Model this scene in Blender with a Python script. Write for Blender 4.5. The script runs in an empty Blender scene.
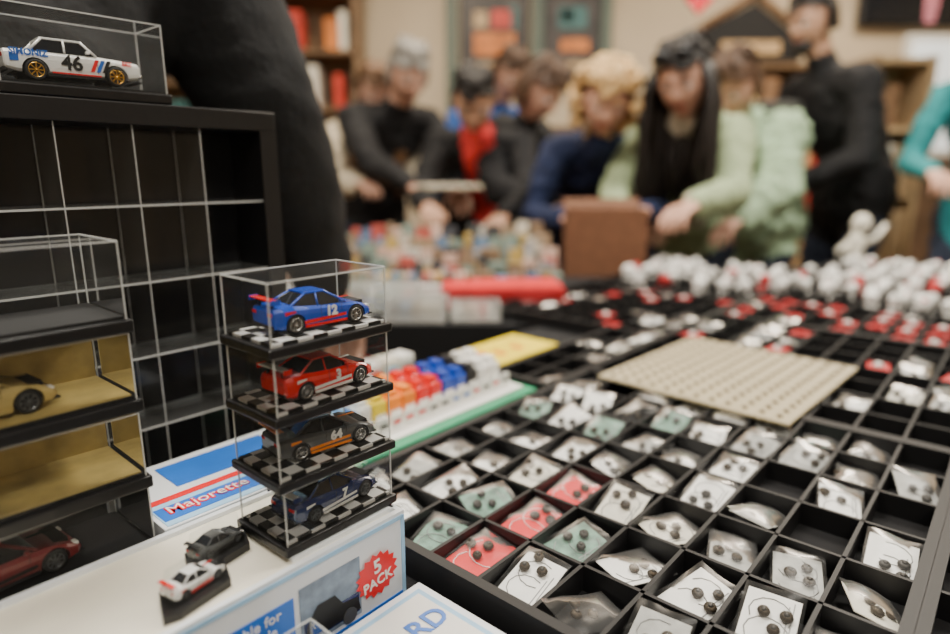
import bpy, bmesh, math, random
import numpy as np
from mathutils import Vector, Matrix, noise, Euler
random.seed(11)
R=random.random
def U(a,b): return a+(b-a)*R()
TZ=.76; CZ=1.06
PHI=math.radians(49); CP,SP=math.cos(PHI),math.sin(PHI)
def e2w(s,q,z=0): return Vector((CP*s-SP*q, SP*s+CP*q, z))
D=bpy.data; SC=bpy.context.scene
# ------------------------------------------------------------ materials
def newmat(name):
    m=D.materials.new(name); m.use_nodes=True; nt=m.node_tree
    for n in list(nt.nodes): nt.nodes.remove(n)
    o=nt.nodes.new('ShaderNodeOutputMaterial'); return m,nt,o
def pm(name,col,rough=.5,metal=0,var=.12,scale=30,bump=0,bscale=60,coat=0,emit=0):
    m,nt,o=newmat(name); p=nt.nodes.new('ShaderNodeBsdfPrincipled')
    tc=nt.nodes.new('ShaderNodeTexCoord'); nz=nt.nodes.new('ShaderNodeTexNoise'); nz.inputs['Scale'].default_value=scale
    nz.inputs['Detail'].default_value=4
    nt.links.new(tc.outputs['Object'],nz.inputs['Vector'])
    cr=nt.nodes.new('ShaderNodeValToRGB'); c=Vector(col[:3])
    cr.color_ramp.elements[0].position=.3; cr.color_ramp.elements[1].position=.7
    cr.color_ramp.elements[0].color=(*[max(0,x*(1-var)) for x in c],1); cr.color_ramp.elements[1].color=(*[min(1,x*(1+var)) for x in c],1)
    nt.links.new(nz.outputs['Fac'],cr.inputs['Fac']); nt.links.new(cr.outputs['Color'],p.inputs['Base Color'])
    p.inputs['Roughness'].default_value=rough; p.inputs['Metallic'].default_value=metal
    if coat: p.inputs['Coat Weight'].default_value=coat; p.inputs['Coat Roughness'].default_value=.05
    if emit: p.inputs['Emission Color'].default_value=(*c,1); p.inputs['Emission Strength'].default_value=emit
    if bump:
        n2=nt.nodes.new('ShaderNodeTexNoise'); n2.inputs['Scale'].default_value=bscale; n2.inputs['Detail'].default_value=3
        nt.links.new(tc.outputs['Object'],n2.inputs['Vector'])
        b=nt.nodes.new('ShaderNodeBump'); b.inputs['Strength'].default_value=bump; b.inputs['Distance'].default_value=.01
        nt.links.new(n2.outputs['Fac'],b.inputs['Height']); nt.links.new(b.outputs['Normal'],p.inputs['Normal'])
    nt.links.new(p.outputs[0],o.inputs[0]); return m
def clear(name,tint=(.97,.98,.98),ior=1.45,rough=.04,haze=0,bump=0):
    m,nt,o=newmat(name); t=nt.nodes.new('ShaderNodeBsdfTransparent'); t.inputs[0].default_value=(*tint,1)
    g=nt.nodes.new('ShaderNodeBsdfGlossy'); g.inputs['Roughness'].default_value=rough
    f=nt.nodes.new('ShaderNodeFresnel'); f.inputs[0].default_value=ior
    mx=nt.nodes.new('ShaderNodeMixShader'); nt.links.new(f.outputs[0],mx.inputs[0]); nt.links.new(t.outputs[0],mx.inputs[1]); nt.links.new(g.outputs[0],mx.inputs[2])
    last=mx
    if haze:
        d=nt.nodes.new('ShaderNodeBsdfDiffuse'); d.inputs[0].default_value=(.85,.86,.84,1)
        m2=nt.nodes.new('ShaderNodeMixShader'); m2.inputs[0].default_value=haze
        nt.links.new(mx.outputs[0],m2.inputs[1]); nt.links.new(d.outputs[0],m2.inputs[2]); last=m2
    nt.links.new(last.outputs[0],o.inputs[0]); return m
def checker(name,sc):
    m,nt,o=newmat(name); p=nt.nodes.new('ShaderNodeBsdfPrincipled'); tc=nt.nodes.new('ShaderNodeTexCoord')
    mp=nt.nodes.new('ShaderNodeMapping'); mp.inputs['Location'].default_value=(.0031,.0017,.37)
    ck=nt.nodes.new('ShaderNodeTexChecker'); ck.inputs['Scale'].default_value=sc
    ck.inputs['Color1'].default_value=(.01,.01,.01,1); ck.inputs['Color2'].default_value=(.85,.85,.83,1)
    nt.links.new(tc.outputs['Object'],mp.inputs[0]); nt.links.new(mp.outputs[0],ck.inputs[0]); nt.links.new(ck.outputs[0],p.inputs['Base Color'])
    p.inputs['Roughness'].default_value=.3; nt.links.new(p.outputs[0],o.inputs[0]); return m
BLACK=pm('black_plastic',(.008,.008,.009),.35,bump=.1)
BLACKM=pm('black_matte',(.005,.005,.006),.7)
CLEAR=clear('clear_acrylic',ior=1.2,rough=.03,haze=.012); EDGE=clear('acrylic_edge',haze=.4,ior=1.2); BAG=clear('plastic_bag',ior=1.13,rough=.25,haze=.02)
SHELFC=clear('acrylic_shelf',ior=1.5,rough=.08,haze=.035,tint=(.9,.92,.93))
CHECK=checker('checker_floor',95)
WHITE=pm('white_card',(.87,.86,.82),.5,var=.04); CREAM=pm('cream_card',(.82,.78,.66),.5,var=.05)
WHITEP=pm('white_paint',(.9,.9,.88),.2,coat=.6,var=.02)
RED=pm('red_paint',(.80,.010,.008),.22,coat=.8,var=.03); REDC=pm('red_card',(.72,.010,.014),.55); DRED=pm('dark_red_paint',(.18,.01,.012),.3,coat=.4); REDF=pm('red_tag',(.48,.008,.012),.55)
BLUE=pm('blue_paint',(.010,.07,.50),.22,coat=.8,var=.03); NAVY=pm('navy_paint',(.008,.02,.10),.25,coat=.7)
GREY=pm('gunmetal_paint',(.10,.105,.11),.3,metal=.4,coat=.5); SILVER=pm('silver_metal',(.6,.6,.6),.25,metal=1)
GOLD=pm('gold_metal',(.85,.5,.1),.25,metal=1); TYRE=pm('tyre_rubber',(.012,.012,.012),.7); WIN=pm('tinted_window',(.012,.014,.018),.08)
ORANGE=pm('orange_plastic',(.95,.25,.01),.35); YEL=pm('yellow_plastic',(.95,.70,.01),.5)
PBLUE=pm('print_blue',(.02,.15,.60),.35); PRED=pm('print_red',(.80,.015,.02),.35); GREEN=pm('green_mat',(.02,.30,.14),.5)
LBLUE=pm('pale_blue',(.35,.6,.85),.45); TAIL=pm('tail_lamp',(.6,.01,.01),.15); HEADL=pm('head_lamp',(.8,.8,.75),.1)
BRONZE=pm('bronze_stud',(.05,.036,.022),.5,metal=.6); PEWTER=pm('pewter_stud',(.075,.07,.065),.5,metal=.6)
INK=pm('black_ink',(.01,.01,.01),.5); GINK=pm('grey_ink',(.3,.3,.3),.6)
# ------------------------------------------------------------ mesh builder
_ico={}
def ico(sub):
    if sub not in _ico:
        b=bmesh.new(); bmesh.ops.create_icosphere(b,subdivisions=sub,radius=1)
        _ico[sub]=([v.co.copy() for v in b.verts],[[v.index for v in f.verts] for f in b.faces]); b.free()
    return _ico[sub]
class MB:
    def __init__(s): s.v=[];s.f=[];s.mi=[];s.sm=[];s.mats=[]
    def mt(s,m):
        if m not in s.mats: s.mats.append(m)
        return s.mats.index(m)
    def raw(s,vs,fs,mat,M=None,sm=False):
        o=len(s.v); i=s.mt(mat)
        if M is not None: vs=[M@Vector(v) for v in vs]
        s.v.extend([tuple(v) for v in vs])
        for f in fs: s.f.append([o+k for k in f]); s.mi.append(i); s.sm.append(sm)
    def bm(s,b,mat,M=None,sm=False):
        b.verts.index_update()
        s.raw([v.co.copy() for v in b.verts],[[v.index for v in f.verts] for f in b.faces],mat,M,sm); b.free()
    def box(s,c,d,mat,M=None,bev=0,seg=2):
        x,y,z=c; a,b_,e=d[0]/2,d[1]/2,d[2]/2
        if bev:
            b=bmesh.new(); bmesh.ops.create_cube(b,size=1)
            for v in b.verts: v.co=Vector((v.co.x*d[0]+x,v.co.y*d[1]+y,v.co.z*d[2]+z))
            bmesh.ops.bevel(b,geom=b.edges[:],offset=bev,segments=seg,affect='EDGES',profile=.5); s.bm(b,mat,M)
        else:
            vs=[(x+i*a,y+j*b_,z+k*e) for i in(-1,1) for j in(-1,1) for k in(-1,1)]
            s.raw(vs,[(0,1,3,2),(4,6,7,5),(0,4,5,1),(2,3,7,6),(0,2,6,4),(1,5,7,3)],mat,M)
    def lathe(s,prof,mat,M=None,seg=24,sm=True):
        vs=[];fs=[];n=len(prof)
        for i in range(seg):
            a=2*math.pi*i/seg
            for r,z in prof: vs.append((r*math.cos(a),r*math.sin(a),z))
        for i in range(seg):
            j=(i+1)%seg
            for k in range(n-1): fs.append((i*n+k,j*n+k,j*n+k+1,i*n+k+1))
        fs.append([i*n for i in range(seg)][::-1]); fs.append([i*n+n-1 for i in range(seg)])
        s.raw(vs,fs,mat,M,sm)
    def cyl(s,c,r,h,mat,M=None,ax='Z',seg=24,bev=0,r2=None):
        r2=r if r2 is None else r2
        pr=[(r,-h/2),(r2,h/2)] if not bev else [(r-bev,-h/2),(r,-h/2+bev),(r2,h/2-bev),(r2-bev,h/2)]
        T=Matrix.Translation(Vector(c))
        if ax=='X': T=T@Matrix.Rotation(math.pi/2,4,'Y')
        if ax=='Y': T=T@Matrix.Rotation(-math.pi/2,4,'X')
        s.lathe(pr,mat,(M@T) if M is not None else T,seg,sm=False)
    def sph(s,c,r,mat,M=None,sub=2):
        vs,fs=ico(sub); r=r if hasattr(r,'__len__') else (r,r,r)
        s.raw([(c[0]+v.x*r[0],c[1]+v.y*r[1],c[2]+v.z*r[2]) for v in vs],fs,mat,M,True)
    def tube(s,pts,rad,mat,M=None,seg=8,flat=1):
        pts=[Vector(p) for p in pts]; n=len(pts); vs=[];fs=[]
        rad=rad if hasattr(rad,'__len__') else [rad]*n
        up=Vector((0,0,1))
        for i,p in enumerate(pts):
            t=(pts[min(i+1,n-1)]-pts[max(i-1,0)]).normalized()
            u=up if abs(t.z)<.9 else Vector((1,0,0))
            a=t.cross(u).normalized(); b=t.cross(a).normalized()
            for k in range(seg):
                an=2*math.pi*k/seg; vs.append(p+(a*math.cos(an)+b*math.sin(an)*flat)*rad[i])
        for i in range(n-1):
            for k in range(seg):
                k2=(k+1)%seg; fs.append((i*seg+k,i*seg+k2,(i+1)*seg+k2,(i+1)*seg+k))
        fs.append(list(range(seg))[::-1]); fs.append([(n-1)*seg+k for k in range(seg)])
        s.raw(vs,fs,mat,M,True)
    def text(s,body,size,mat,M,ext=.0002,bold=0):
        c=D.curves.new('t','FONT'); c.body=body; c.size=size; c.extrude=ext; c.align_x='CENTER'; c.align_y='CENTER'; c.offset=bold; c.resolution_u=3
        o=D.objects.new('t',c); SC.collection.objects.link(o); dg=bpy.context.evaluated_depsgraph_get(); dg.update()
        me=D.meshes.new_from_object(o.evaluated_get(dg))
        s.raw([v.co.copy() for v in me.vertices],[list(p.vertices) for p in me.polygons],mat,M)
        D.objects.remove(o); D.curves.remove(c); D.meshes.remove(me)
    def obj(s,name,loc=(0,0,0),rz=0,parent=None):
        me=D.meshes.new(name); me.from_pydata(s.v,[],s.f)
        for m in s.mats: me.materials.append(m)
        me.polygons.foreach_set('material_index',s.mi); me.polygons.foreach_set('use_smooth',s.sm); me.update()
        o=D.objects.new(name,me); SC.collection.objects.link(o); o.location=loc; o.rotation_euler=(0,0,rz)
        if parent: o.parent=parent
        return o
    def eobj(s,name,sq,z,extra=0): return s.obj(name,e2w(sq[0],sq[1],z),PHI+extra)
def TR(x,y,z): return Matrix.Translation((x,y,z))
def RX(a): return Matrix.Rotation(a,4,'X')
def RY(a): return Matrix.Rotation(a,4,'Y')
def RZ(a): return Matrix.Rotation(a,4,'Z')
STAND=RX(math.pi/2)
# ------------------------------------------------------------ room
def room():
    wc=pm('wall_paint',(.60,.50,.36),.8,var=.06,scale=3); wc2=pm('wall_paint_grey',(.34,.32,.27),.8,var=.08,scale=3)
    X0,X1,Y0,Y1,H=-3.4,4.0,-1.8,4.6,2.95
    fl=pm('wood_floor',(.16,.10,.06),.45,var=.4,scale=6,bump=.1)
    m=MB(); m.box(((X0+X1)/2,(Y0+Y1)/2,-.05),(X1-X0,Y1-Y0,.1),fl); m.obj('floor')
    m=MB(); m.box(((X0+X1)/2,(Y0+Y1)/2,H+.05),(X1-X0,Y1-Y0,.1),pm('ceiling_paint',(.55,.5,.42),.9)); m.obj('ceiling')
    m=MB(); m.box(((X0+X1)/2,Y1+.05,H/2),(X1-X0+.2,.1,H),wc); m.obj('wall_back')
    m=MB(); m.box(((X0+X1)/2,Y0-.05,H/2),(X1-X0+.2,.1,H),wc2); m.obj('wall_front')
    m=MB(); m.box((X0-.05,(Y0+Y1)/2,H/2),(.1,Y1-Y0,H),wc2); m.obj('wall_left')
    m=MB(); m.box((X1+.05,(Y0+Y1)/2,H/2),(.1,Y1-Y0,H),wc); m.obj('wall_right')
    bb=pm('baseboard_wood',(.12,.07,.04),.5)
    m=MB(); m.box(((X0+X1)/2,Y1-.01,.06),(X1-X0,.02,.12),bb); m.obj('baseboard_back')
    m=MB(); m.box((X0+.01,(Y0+Y1)/2,.06),(.02,Y1-Y0-.05,.12),bb); m.obj('baseboard_left')
    m=MB(); m.box((X1-.01,(Y0+Y1)/2,.06),(.02,Y1-Y0-.05,.12),bb); m.obj('baseboard_right')
    gp=pm('grey_green_trim',(.12,.16,.13),.5)
    for i,x in enumerate((-.16,.42,.88)):
        m=MB(); m.box((x,Y1-.03,H/2+.06),(.07,.06,H-.14),gp,bev=.006); m.box((x,Y1-.035,.2),(.11,.07,.16),gp); m.obj('trim_%d'%(i+1))
    m=MB(); dp_=pm('dark_panelling',(.13,.08,.05),.5,var=.3,scale=6)
    for i in range(14): m.box((-.12+i*.28,Y1-.012,.72),(.27,.02,1.18),dp_,bev=.004)
    m.box((1.7,Y1-.02,1.33),(3.9,.03,.05),dp_); m.obj('trim_4')
    frame=pm('poster_frame',(.03,.025,.02),.4); pd=pm('poster_dark',(.05,.04,.035),.4,var=.6,scale=8); po=pm('poster_orange',(.8,.22,.04),.4,var=.5,scale=9)
    teal=pm('poster_teal',(.05,.16,.16),.4,var=.4); skn=pm('poster_tan',(.55,.38,.20),.4,var=.3); pr=pm('poster_red',(.6,.05,.03),.4,var=.4); brn=pm('goods_brown',(.22,.12,.06),.6,var=.4)
    def poster(x,z,w,h,cols):
        m=MB(); y=Y1-.03
        m.box((x,y,z),(w,.03,h),frame,bev=.004); m.box((x,y-.017,z),(w-.06,.006,h-.06),pd)
        for (px,pz,pw,ph,c) in cols: m.box((x+px*w,y-.022,z+pz*h),(pw*w,.004,ph*h),c,bev=.0015)
        m.obj('framed_poster')
    poster(.13,1.98,.46,.70,[(0,-.14,.6,.20,po),(.1,.08,.3,.16,pr),(-.2,.08,.2,.14,skn),(-.1,-.33,.5,.06,skn),(0,.40,.7,.04,skn),(.28,.1,.1,.2,teal)])
    poster(.65,1.98,.38,.66,[(0,.1,.5,.2,teal),(.05,-.16,.5,.12,po),(-.1,.12,.2,.1,skn),(0,-.34,.6,.05,skn)])
    wd=pm('shelf_wood',(.20,.12,.06),.5,var=.3,scale=8); cols=[po,skn,skn,brn,CREAM,CREAM,pd,teal,brn,pr]
    def shelf(name,x,y,w,h,rows,z0=0,dens=.85,dp=.3,cols=cols,wd=wd):
        m=MB()
        m.box((x-w/2,y,z0+h/2),(.03,dp,h),wd); m.box((x+w/2,y,z0+h/2),(.03,dp,h),wd); m.box((x,y+dp*.46,z0+h/2),(w,.015,h),wd)
        for i in range(rows+1):
            z=z0+.04+i*(h-.06)/rows; m.box((x,y,z),(w,dp,.025),wd)
            if i<rows:
                xx=x-w/2+.03; gap=(h-.06)/rows
                while xx<x+w/2-.07:
                    ww=U(.05,.14); hh=gap*U(.4,.82)
                    if R()<dens: m.box((xx+ww/2,y-.03,z+.0125+.5*hh),(ww*.9,dp*.5,hh),random.choice(cols),bev=.004)
                    xx+=ww
        m.obj(name)
    shelf('merchandise_shelf',-1.12,4.38,.75,2.5,7)
    shelf('merchandise_shelf.001',-2.2,4.38,1.0,2.4,6)
    shelf('merchandise_shelf.002',2.0,4.38,1.3,1.72,5)
    tw=pm('pale_wood',(.48,.33,.18),.6,var=.25,scale=9)
    shelf('wooden_crate_rack',1.93,3.14,.26,1.56,5,dp=.24,cols=[skn,brn,tw,CREAM],wd=tw)
    m=MB(); y=Y1-.04
    m.raw([(1.4,y,1.78),(2.2,y,1.78),(2.2,y,1.9),(1.86,y,2.14),(1.4,y,1.9)]+[(1.4,y+.03,1.78),(2.2,y+.03,1.78),(2.2,y+.03,1.9),(1.86,y+.03,2.14),(1.4,y+.03,1.9)],
      [(0,1,2,3,4),(9,8,7,6,5),(0,5,6,1),(1,6,7,2),(2,7,8,3),(3,8,9,4),(4,9,5,0)],BLACKM)
    m.tube([(1.34,y-.01,1.88),(1.86,y-.01,2.2),(2.26,y-.01,1.9)],.025,brn); m.box((1.85,y-.01,1.86),(.4,.01,.08),skn); m.obj('gabled_sign')
    m=MB(); m.box((2.9,Y1-.06,2.2),(.72,.05,.42),BLACK,bev=.01); m.box((2.9,Y1-.09,2.2),(.68,.01,.38),WIN); m.box((2.9,Y1-.02,2.2),(.2,.04,.2),BLACKM); m.obj('wall_television')
    hm=pm('red_foil',(.8,.01,.03),.25,coat=.5); m=MB(); n=24; vs=[]
    for i in range(n):
        t=2*math.pi*i/n; vs.append((.0045*16*math.sin(t)**3,0,.0045*(13*math.cos(t)-5*math.cos(2*t)-2*math.cos(3*t)-math.cos(4*t))))
    vs2=[(v[0],.03,v[2]) for v in vs]+[(0,-.02,0.01),(0,.05,.01)]
    m.raw(vs+vs2,[(i,(i+1)%n,2*n) for i in range(n)]+[(n+i,n+(i+1)%n,2*n+1) for i in range(n)]+[(i,(i+1)%n,n+(i+1)%n,n+i) for i in range(n)],hm,sm=True)
    m.tube([(0,.01,.02),(0,.01,1.04)],.002,hm); m.obj('hanging_heart',(1.11,3.4,1.885))
    m=MB(); pk=pm('pink_ribbon',(.75,.25,.3),.6)
    for i in range(6):
        z=.75-i*.15; m.raw([(-.04,0,z),(.04,0.01,z),(.02,0,z-.13),(-.02,.01,z-.13)],[(0,1,2,3)],pk)
    m.tube([(0,.01,1.07),(0,.01,-.15)],.003,pk); m.obj('hanging_pennant',(1.93,2.9,1.80))
    m=MB(); wx=3.35; m.box((wx,Y1-.02,1.55),(.9,.04,.8),WHITE,bev=.005)
    sky=pm('window_glow',(.75,.8,.8),.3,emit=1.0)
    for i in(-1,1): m.box((wx+i*.21,Y1-.045,1.55),(.38,.01,.7),sky)
    m.obj('window_1')
    m=MB(); m.box((X0+.03,2.4,1.02),(.04,.95,2.04),wd,bev=.005); m.sph((X0+.07,2.78,1.0),.03,SILVER); m.obj('door_1')
room()
def lamp(x,y,e,sx=1.2,sy=.5,col=(1,.93,.82)):
    l=D.lights.new('ceiling_light','AREA'); l.shape='RECTANGLE'; l.size=sx; l.size_y=sy; l.energy=e; l.color=col
    o=D.objects.new('ceiling_light',l); o.location=(x,y,2.84); SC.collection.objects.link(o)
    m=MB(); m.box((0,0,.045),(sx+.08,sy+.08,.06),WHITE,bev=.01); m.obj('ceiling_lamp',(x,y,2.87))
WARM=(1,.86,.68)
lamp(-.6,.9,60); lamp(1.3,1.5,68); lamp(-.2,3.1,46,col=WARM); lamp(2.2,3.3,60,col=WARM); lamp(-2.2,2.6,32,col=WARM); lamp(.6,-.9,48)
w=D.worlds.new('w'); SC.world=w; w.use_nodes=True; w.node_tree.nodes['Background'].inputs[0].default_value=(.5,.45,.4,1); w.node_tree.nodes['Background'].inputs[1].default_value=.2
# ------------------------------------------------------------ tables
def table():
    cl=pm('black_tablecloth',(.008,.008,.009),.9,bump=.3,bscale=300)
    def tb(P,name):
        n=len(P); vs=[(p.x,p.y,TZ) for p in P]+[(p.x,p.y,.01) for p in P]
        m=MB(); m.raw(vs,[list(range(n))[::1]]+[((i+1)%n,i,n+i,n+(i+1)%n) for i in range(n)],cl)
        m.raw([(p.x,p.y,.01) for p in P],[list(range(n))[::-1]],cl); m.obj(name)
    tb([e2w(-.12,.70),e2w(-.12,-.45),Vector((2.31,1.98,0)),Vector((.74,1.98,0)),e2w(1.0,.70)],'display_table')
    tb([Vector((.735,1.98,0)),Vector((-1.3,1.98,0)),Vector((-1.3,1.22,0)),Vector((.125,1.22,0))],'display_table.001')
table()
# ------------------------------------------------------------ trays
CW,CD=.0467,.0665; RIM=.023
CARDS=[pm('card_white',(.90,.89,.86),.55,var=.05,scale=80),pm('card_cream',(.74,.70,.6),.55,var=.08,scale=80),pm('card_sage',(.14,.26,.20),.55,var=.5,scale=90),pm('card_grey',(.38,.38,.36),.5,var=.2,scale=90)]
WALLM=pm('tray_wall',(.006,.006,.007),.5); FLOORM=pm('tray_felt',(.004,.004,.005),.9)
def tray(name,s0,q0,ncol,nrow,fill):
    m=MB(); W=ncol*CW; Dp=nrow*CD
    m.box((Dp/2,W/2,.0015),(Dp,W,.003),FLOORM)
    for i in range(nrow+1):
        t=.008 if i in(0,nrow) else .003; h=RIM+.002 if i in(0,nrow) else RIM
        m.box((i*CD,W/2,h/2),(t,W,h),WALLM)
    for j in range(ncol+1):
        t=.008 if j in(0,ncol) else .003; h=RIM+.002 if j in(0,ncol) else RIM
        m.box((Dp/2,j*CW,h/2),(Dp,t,h),WALLM)
    m.eobj(name,(s0,q0),TZ)
    c=MB()
    for i in range(nrow):
        for j in range(ncol):
            fill(c,(i+.5)*CD,(j+.5)*CW,s0+(i+.5)*CD,q0+(j+.5)*CW)
    if c.v: c.eobj('bagged_charm',(s0,q0),TZ)
def bagged(c,x,y,card,flat=False,n=None,bare=False):
    yaw=U(-.4,.4)+(math.pi/2 if R()<.25 else 0); tilt=U(.10,.38)*(1 if R()<.88 else -1)
    if flat: yaw=U(-.1,.1); tilt=.10
    sw=abs(math.sin(yaw))>.8
    w,h=(.032,.045) if sw else (.047,.033)
    if flat: w,h=(.056,.040)
    z0=.0085+.5*w*abs(math.sin(tilt))
    M=TR(x+U(-.003,.003),y+U(-.003,.001),z0)@RZ(yaw)@RY(-tilt)@RX(U(0,.2))
    if not bare:
        c.box((0,0,0),(w,h,.0006),card,M)
        ink=GINK if card is not REDC else WHITE
        if R()<.75:
            ang=U(0,6)
            for (rr,cx) in ((.25,-.16),(.25,.16)):
                pts=[(w*cx+w*rr*math.cos(a),h*.40*math.sin(a),.0006) for a in [k*math.pi/6+ang for k in range(9)]]
                c.tube(pts,.0004,ink,M,seg=4)
        for k in range(2): c.box((U(-.2,.2)*w,(-.38+.08*k)*h,.0005),(w*.5,.0007,.0003),ink,M)
    sm=random.choice([BRONZE,PEWTER,BRONZE]); n=n or random.choice([2,3,3,4,4])
    ax=U(-.2,.3)*w; ay=U(-.2,.2)*h; an=U(0,6)
    for k in range(n):
        r=U(.0038,.0048); px,py=ax+.0078*math.cos(an+k*2.1)*(k>0 or n>2),ay+.0078*math.sin(an+k*2.1)
        c.sph((px,py,.0028),(r,r,.0028),sm,M,sub=2); c.sph((px,py,.0054),(r*.5,r*.5,.0010),PEWTER,M,sub=1)
    nx=6; vs=[];fs=[]; sd=U(0,100); mg=1.14 if not flat else 1.02
    for a in range(nx+1):
        for b in range(nx+1):
            u,v=(a/nx-.5)*w*mg,(b/nx-.5)*h*mg
            vs.append((u,v,.0075+.0028*noise.noise(Vector((u*55+sd,v*55,sd)))-.005*(max(abs(a/nx-.5),abs(b/nx-.5))*2)**3))
    for a in range(nx):
        for b in range(nx): k=a*(nx+1)+b; fs.append((k,k+1,k+nx+2,k+nx+1))
    c.raw(vs,fs,BAG,M,True)
def fillA(c,x,y,s,q):
    dark=q<.10 and s>.5
    if (.28<s<.49) and (.255<q<.305):
        c.box((x,y,.005),(CD-.004,CW-.004,.001),REDC); bagged(c,x,y,REDC,flat=True); return
    p=R()
    if p<(.3 if dark else .09): return
    if p<.18: bagged(c,x,y,CARDS[0],bare=True); return
    card=CARDS[0] if p<.70 else CARDS[1] if p<.80 else CARDS[2] if p<.88 else CARDS[3]
    if dark and R()<.4: card=CARDS[3]
    bagged(c,x,y,card)
def onboard(s,q): return .69<s<1.02 and .14<q<.42
def redtag(c,x,y,pw=.5):
    c.box((x,y,.018),(CD*.6,CW*.62,.002),REDF,TR(x,y,0)@RZ(U(-.4,.4))@TR(-x,-y,0)); c.sph((x,y,.021),(.008,.008,.005),WHITE if R()<pw else REDF,sub=1)
def fillB(c,x,y,s,q):
    if onboard(s,q): return
    d=q<.16 or s>1.02
    if R()<(.6 if d else .12): return
    if s>1.04 and R()<.45: redtag(c,x,y); return
    bagged(c,x,y,random.choice(CARDS[:2]+CARDS[3:]) if d else CARDS[0] if R()<.8 else CARDS[3])
def figurine(c,x,y,col):
    M=TR(x,y,.003)@RZ(U(0,6))@RX(U(-.25,.25))
    cap=random.choice([REDF,INK,col,col,INK])
    c.lathe([(.006,0),(.011,.003),(.0125,.014),(.009,.024),(.005,.028)],random.choice([col,INK,INK]),M,seg=10)
    c.sph((0,0,.038),(.0145,.0135,.0145),col,M,sub=2); c.sph((0,0.003,.0465),(.0085,.008,.0065),cap,M,sub=1)
    for e in(-1,1): c.sph((e*.0045,-.0125,.038),(.0028,.0018,.0035),INK,M,sub=1); c.sph((e*.013,0,.018),(.004,.004,.009),col,M,sub=1)
def fillC(c,x,y,s,q):
    if s<1.5:
        p=R(); lim=.5 if q<.44 else .22
        if p<lim: redtag(c,x,y,.35)
        elif p<lim+.2: bagged(c,x,y,CARDS[0] if R()<.5 else CARDS[3])
        return
    for k in(-1,1):
        if R()<.5: figurine(c,x+k*.016+U(-.004,.004),y+U(-.008,.008),random.choice([WHITE,WHITE,WHITE,WHITE,REDF if R()<.5 else WHITE]))
def fillR(c,x,y,s,q):
    if R()<.35: bagged(c,x,y,random.choice(CARDS[1:]))
tray('compartment_tray',.29,.02,9,7,fillA)
tray('compartment_tray.001',.762,.02,9,7,fillB)
tray('compartment_tray.002',1.234,.02,9,7,fillC)
tray('compartment_tray.003',1.706,.02,9,7,fillC)
tray('compartment_tray.004',1.0,.447,8,6,fillC)
tray('compartment_tray.005',1.407,.447,8,6,lambda c,x,y,s,q:fillC(c,x,y,s+.06,q))
tray('compartment_tray.006',.29,-.408,9,7,fillR)
tray('compartment_tray.007',.762,-.408,9,7,fillR)
tray('compartment_tray.008',1.234,-.408,9,7,fillR)
tray('compartment_tray.009',.662,.447,2,5,lambda c,x,y,s,q: bagged(c,x,y,random.choice([CARDS[0],CARDS[3],CARDS[1]])) if R()<.7 else None)
def board():
    m=MB(); bc=pm('beige_board',(.47,.40,.25),.55,var=.08,scale=40); dots=pm('board_studs',(.16,.12,.07),.45,metal=.3); ln=pm('board_print',(.60,.54,.40),.6)
    m.box((0,0,.002),(.282,.245,.004),bc,bev=.001)
    for i in range(14): m.box((-.1365+i*.021,0,.0042),(.0012,.235,.0003),ln)
    for j in range(13): m.box((0,-.1176+j*.0196,.0042),(.273,.0012,.0003),ln)
    for i in range(13):
        for j in range(12): m.sph((-.126+i*.021,-.1078+j*.0196,.0050),(.0038,.0038,.0024),dots,sub=1)
    m.eobj('stud_sample_board',(.860,.281),TZ+RIM+.0028,-.05)
board()
# ------------------------------------------------------------ green stand w/ coloured bottles
def bottles():
    m=MB(); m.box((.15,.085,.0125),(.31,.17,.025),GREEN,bev=.002); m.box((.15,.09,.026),(.29,.15,.002),WHITE); m.eobj('green_display_base',(.335,.45),TZ)
    seq=[LBLUE,LBLUE,WHITE,YEL,ORANGE,ORANGE,RED,RED,BLUE,BLUE,BLACK,WHITE,WHITE]
    for row in range(2):
        b=MB()
        for i,mt in enumerate(seq):
            x=.018+i*.0215
            b.box((x,0,.015),(.0195,.026,.030),mt,bev=.003); b.box((x,-.0133,.010),(.015,.0008,.012),WHITE)
            b.box((x,0,.033),(.013,.018,.007),mt,bev=.002)
        b.eobj('paint_bottle',(.335,.510+row*.032),TZ+.027+row*.003)
    m=MB()
    for i in range(15): m.box((.012+i*.0186,0,.009),(.016,.002,.018),WHITE); m.box((.012+i*.0186,-.0012,.010),(.010,.0006,.004),random.choice([PBLUE,PRED,INK]))
    m.box((.145,.001,.001),(.285,.01,.002),WHITE); m.eobj('price_label_strip',(.34,.482),TZ+.027)
    m=MB()
    for i in range(5):
        m.box((i*.03,0,.022),(.026,.03,.044),[WHITE,LBLUE,WHITE,CREAM,WHITE][i],bev=.002); m.box((i*.03,-.0155,.024),(.02,.001,.02),[PBLUE,WHITE,PRED,LBLUE,GINK][i])
    m.eobj('small_carton',(.47,.655),TZ)
    m=MB(); m.box((0,0,.008),(.175,.11,.016),BLACK,bev=.003); m.box((0,0,.018),(.158,.095,.004),YEL,bev=.001)
    for k in range(5): m.box((-.05+k*.022,.01*((-1)**k),.0205),(.012,.022,.001),random.choice([INK,ORANGE,YEL]))
    m.eobj('yellow_sign_card',(.775,.608),TZ)
bottles()
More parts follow.
